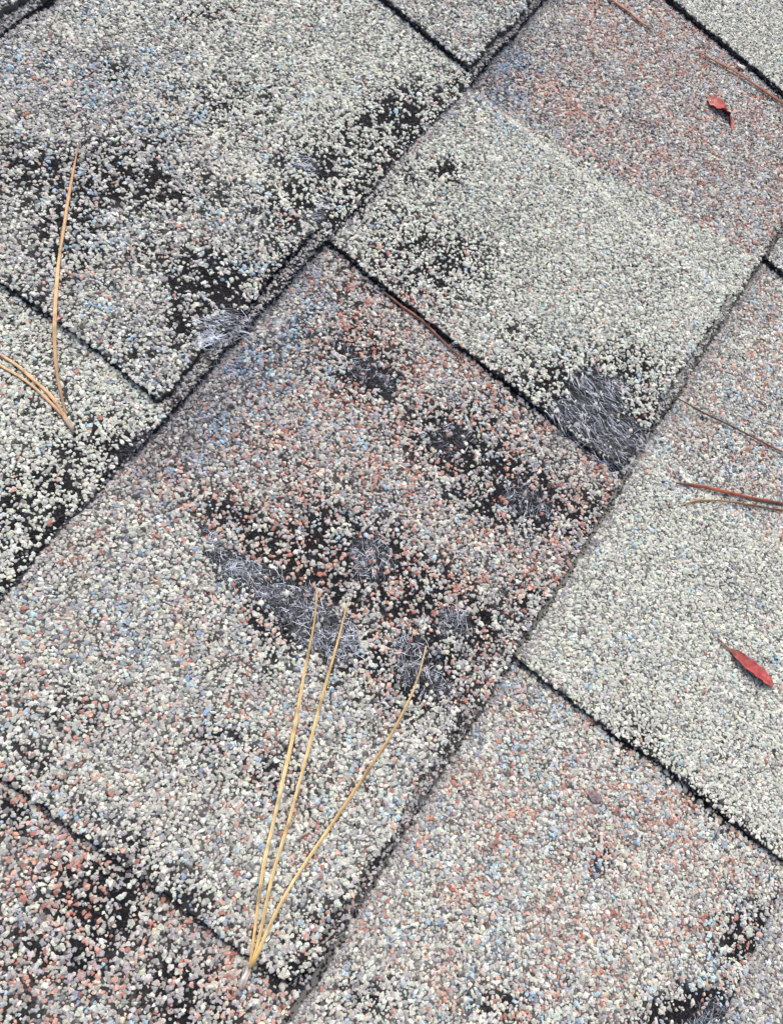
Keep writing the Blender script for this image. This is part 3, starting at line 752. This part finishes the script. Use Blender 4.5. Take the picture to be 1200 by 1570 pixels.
tag(n6, 'brown needle lying along the foot of the raised edge above the curled leaf', 'pine needle')
b7 = base_pt(640, 485)
n7 = needle(None, [(588, 440), (616, 462), (646, 489), (676, 519), (712, 553)], 0.95, [(92, 54, 44), (142, 80, 60), (136, 74, 56), (120, 70, 56), (86, 60, 50)], b7, 1.6, (0.5, 0.4), None, 'pine_needle')
tag(n7, 'reddish brown needle wedged against the raised edge of the green grey shingle', 'pine needle')

# ------------------------------------------------------------------ leaves
def leaf(name, path, widths, lifts, rolls, cols, label, stem=None, cup=0.25):
    """blade swept along its midrib; widths in mm, roll = tilt of the cross-section in degrees"""
    n = 60; m_ = 17
    p = np.array(path, float); t = np.linspace(0, 1, len(p)); s = np.linspace(0, 1, n)
    loc = base_pt(*p[len(p) // 2])
    xs = np.interp(s, t, p[:, 0]); ys = np.interp(s, t, p[:, 1])
    for _ in range(3):
        xs[1:-1] = (xs[:-2] + 2 * xs[1:-1] + xs[2:]) / 4; ys[1:-1] = (ys[:-2] + 2 * ys[1:-1] + ys[2:]) / 4
    w = np.interp(s, np.linspace(0, 1, len(widths)), widths); lf = np.interp(s, np.linspace(0, 1, len(lifts)), lifts); ro = np.radians(np.interp(s, np.linspace(0, 1, len(rolls)), rolls))
    for _ in range(2):
        for a in (w, lf, ro): a[1:-1] = (a[:-2] + 2 * a[1:-1] + a[2:]) / 4
    uv = np.array([to_roof(a, b, 0.005) for a, b in zip(xs, ys)])
    P = np.column_stack([uv, surf(uv[:, 0], uv[:, 1]) + 0.75 + 0.7 * lf])
    tg = np.gradient(P, axis=0); tg /= np.linalg.norm(tg, axis=1)[:, None]
    sd = np.cross(tg, [0, 0, 1.0]); sd /= np.linalg.norm(sd, axis=1)[:, None]; nm = np.cross(sd, tg)
    q = np.linspace(-1, 1, m_)
    cs = np.cos(ro)[:, None]; sn = np.sin(ro)[:, None]
    a = q[None] * w[:, None] / 2; b = cup * (np.abs(q[None]) ** 1.6) * w[:, None] / 2 + 0.08 * np.sin(s * 31)[:, None] * np.abs(q)[None] * w[:, None] / 2
    A = a * cs - b * sn; B = a * sn + b * cs
    top = P[:, None] + A[..., None] * sd[:, None] + B[..., None] * nm[:, None]
    th = 0.13 + 0.1 * np.exp(-(q * 6) ** 2)
    bot = top - (nm[:, None] * cs[..., None] - sd[:, None] * sn[..., None]) * th[None, :, None]
    V = np.concatenate([top.reshape(-1, 3), bot.reshape(-1, 3)]) - np.array(loc)
    i = np.arange(n * m_).reshape(n, m_); k = n * m_
    F = [list(f) for f in np.stack([i[:-1, :-1], i[:-1, 1:], i[1:, 1:], i[1:, :-1]], -1).reshape(-1, 4)]
    F += [[f[3] + k, f[2] + k, f[1] + k, f[0] + k] for f in F]
    for e in (i[0], i[-1], i[:, 0], i[:, -1]):
        F += [[int(e[z]), int(e[z + 1]), int(e[z + 1] + k), int(e[z] + k)] for z in range(len(e) - 1)]
    F = [[int(z) for z in f] for f in F]
    cc = np.array([srgb(*c_) for c_ in cols]); C = np.stack([np.interp(s, np.linspace(0, 1, len(cols)), cc[:, z]) for z in range(3)], -1)
    C = np.repeat(C[:, None], m_, 1) * (1 - 0.22 * np.exp(-(q * 5) ** 2))[None, :, None] * (0.85 + 0.3 * vnoise(s * 40, s * 0, 4, 5))[:, None, None]
    ve = np.abs(((s[:, None] * 9 - np.abs(q)[None] * 1.1) % 1.0) - 0.5)
    C = C * (1 - 0.24 * np.clip(1 - ve / 0.14, 0, 1))[..., None]
    C = C * (1 - np.array([0.15, 0.3, 0.3])[None, None] * (np.abs(q) ** 5)[None, :, None])
    sp = (vnoise(s[:, None] * 60 + 0 * q[None], q[None] * 9 + 0 * s[:, None], 3.0, 8) > 0.8)[..., None]
    C = np.where(sp, C * 0.6, C)
    C = C.reshape(-1, 3); C = np.concatenate([C, C * 0.8])
    root = empty(name, loc); tag(root, label, 'leaf')
    mesh_obj('blade', V, F, M_LEAF, root, cols=C, smooth=True)
    if stem:
        Q = rest(stem[0], 1.2, 14); Vs, Fs = tube(Q - np.array(loc), np.linspace(0.22, 0.42, 14), 6)
        mesh_obj('stalk', Vs, Fs, M_LEAF, root, cols=np.repeat(srgb(*stem[1])[None], len(Vs), 0), smooth=True)
    return root
leaf('fallen_leaf', [(1117, 996), (1126, 1005), (1142, 1020), (1158, 1033), (1169, 1043), (1178, 1052)], [1.2, 3.8, 5.6, 6.2, 6.0, 4.6, 1.6], [0.0, 0.3, 0.5, 0.7, 1.0, 1.4], [12, 16, 22, 22, 12],
     [(150, 96, 82), (160, 82, 76), (168, 74, 74), (172, 78, 78), (160, 82, 78)], 'flat narrow red leaf lying on the clean pale shingle', ([(1100, 978), (1108, 986), (1119, 997)], (150, 112, 96)), 0.35)
leaf('fallen_leaf', [(1090, 146), (1096, 152), (1104, 160), (1112, 167), (1119, 174), (1124, 184), (1125, 196)], [3.6, 7.0, 7.4, 6.0, 4.2, 3.0, 1.0], [-0.4, -0.2, 0.5, 1.0, 0.8, 0.1, -0.2], [0, 0, 8, 32, 48, 20, 0],
     [(190, 118, 106), (198, 120, 108), (184, 92, 84), (138, 42, 44), (124, 34, 38), (172, 92, 84), (162, 100, 90)], 'curled salmon and dark red leaf on the pink part of the shingle', None, 0.35)

# a pale flake under the raised edge, and a brown scrap sunk among the granules
u, v = to_roof(1136, 101, 0.004); lc = (u, v, float(surf(u, v)[0]) + 1.2)
th = np.linspace(0, 2 * np.pi, 11)[:-1]; r_ = 1 + 0.2 * rng.normal(0, 1, 10)
dirx = np.array(to_roof(1144, 106)) - np.array(to_roof(1126, 96)); dirx /= np.linalg.norm(dirx); diry = np.array([-dirx[1], dirx[0]])
ring = np.array([2.6 * math.cos(a) * k * dirx + 0.75 * math.sin(a) * k * diry for a, k in zip(th, r_)])
V = np.concatenate([np.column_stack([ring, 0.5 + 0.25 * np.sin(th * 2)]), np.column_stack([ring * 0.9, np.full(10, -0.2)]), [[0, 0, 0.75]], [[0, 0, -0.3]]])
F = [[k, (k + 1) % 10, 20] for k in range(10)] + [[(k + 1) % 10 + 10, k + 10, 21] for k in range(10)] + [[k + 10, (k + 1) % 10 + 10, (k + 1) % 10, k] for k in range(10)]
fl = mesh_obj('plant_flake', V, F, M_CHIP, None, cols=np.repeat(srgb(206, 198, 190)[None], len(V), 0), loc=lc)
tag(fl, 'tiny whitish flake caught under the raised edge above the curled leaf', 'flake')
u, v = to_roof(916, 1224, 0.004); lc = (u, v, float(surf(u, v)[0]) + 0.7)
n_r, n_s = 7, 14; V = []; F = []
for a in range(n_r):
    f = a / (n_r - 1); rr = math.sin(f * math.pi) ** 0.7
    for b in range(n_s):
        g = b / n_s * 2 * math.pi; k = 1 + 0.35 * (rng.random() - 0.5)
        V.append((2.0 * rr * math.cos(g) * k, 3.0 * rr * math.sin(g) * k * 0.9, 0.6 * math.cos(f * math.pi) * k + 0.3 * rng.random()))
for a in range(n_r - 1):
    for b in range(n_s): F.append([a * n_s + b, (a + 1) * n_s + b, (a + 1) * n_s + (b + 1) % n_s, a * n_s + (b + 1) % n_s])
ch = mesh_obj('bark_scrap', V, F, M_CHIP, None, cols=np.array([srgb(122, 110, 112) * (0.7 + 0.6 * rng.random()) for _ in V]), loc=lc)
tag(ch, 'small dark brown scrap stuck among the red and blue granules', 'scrap')
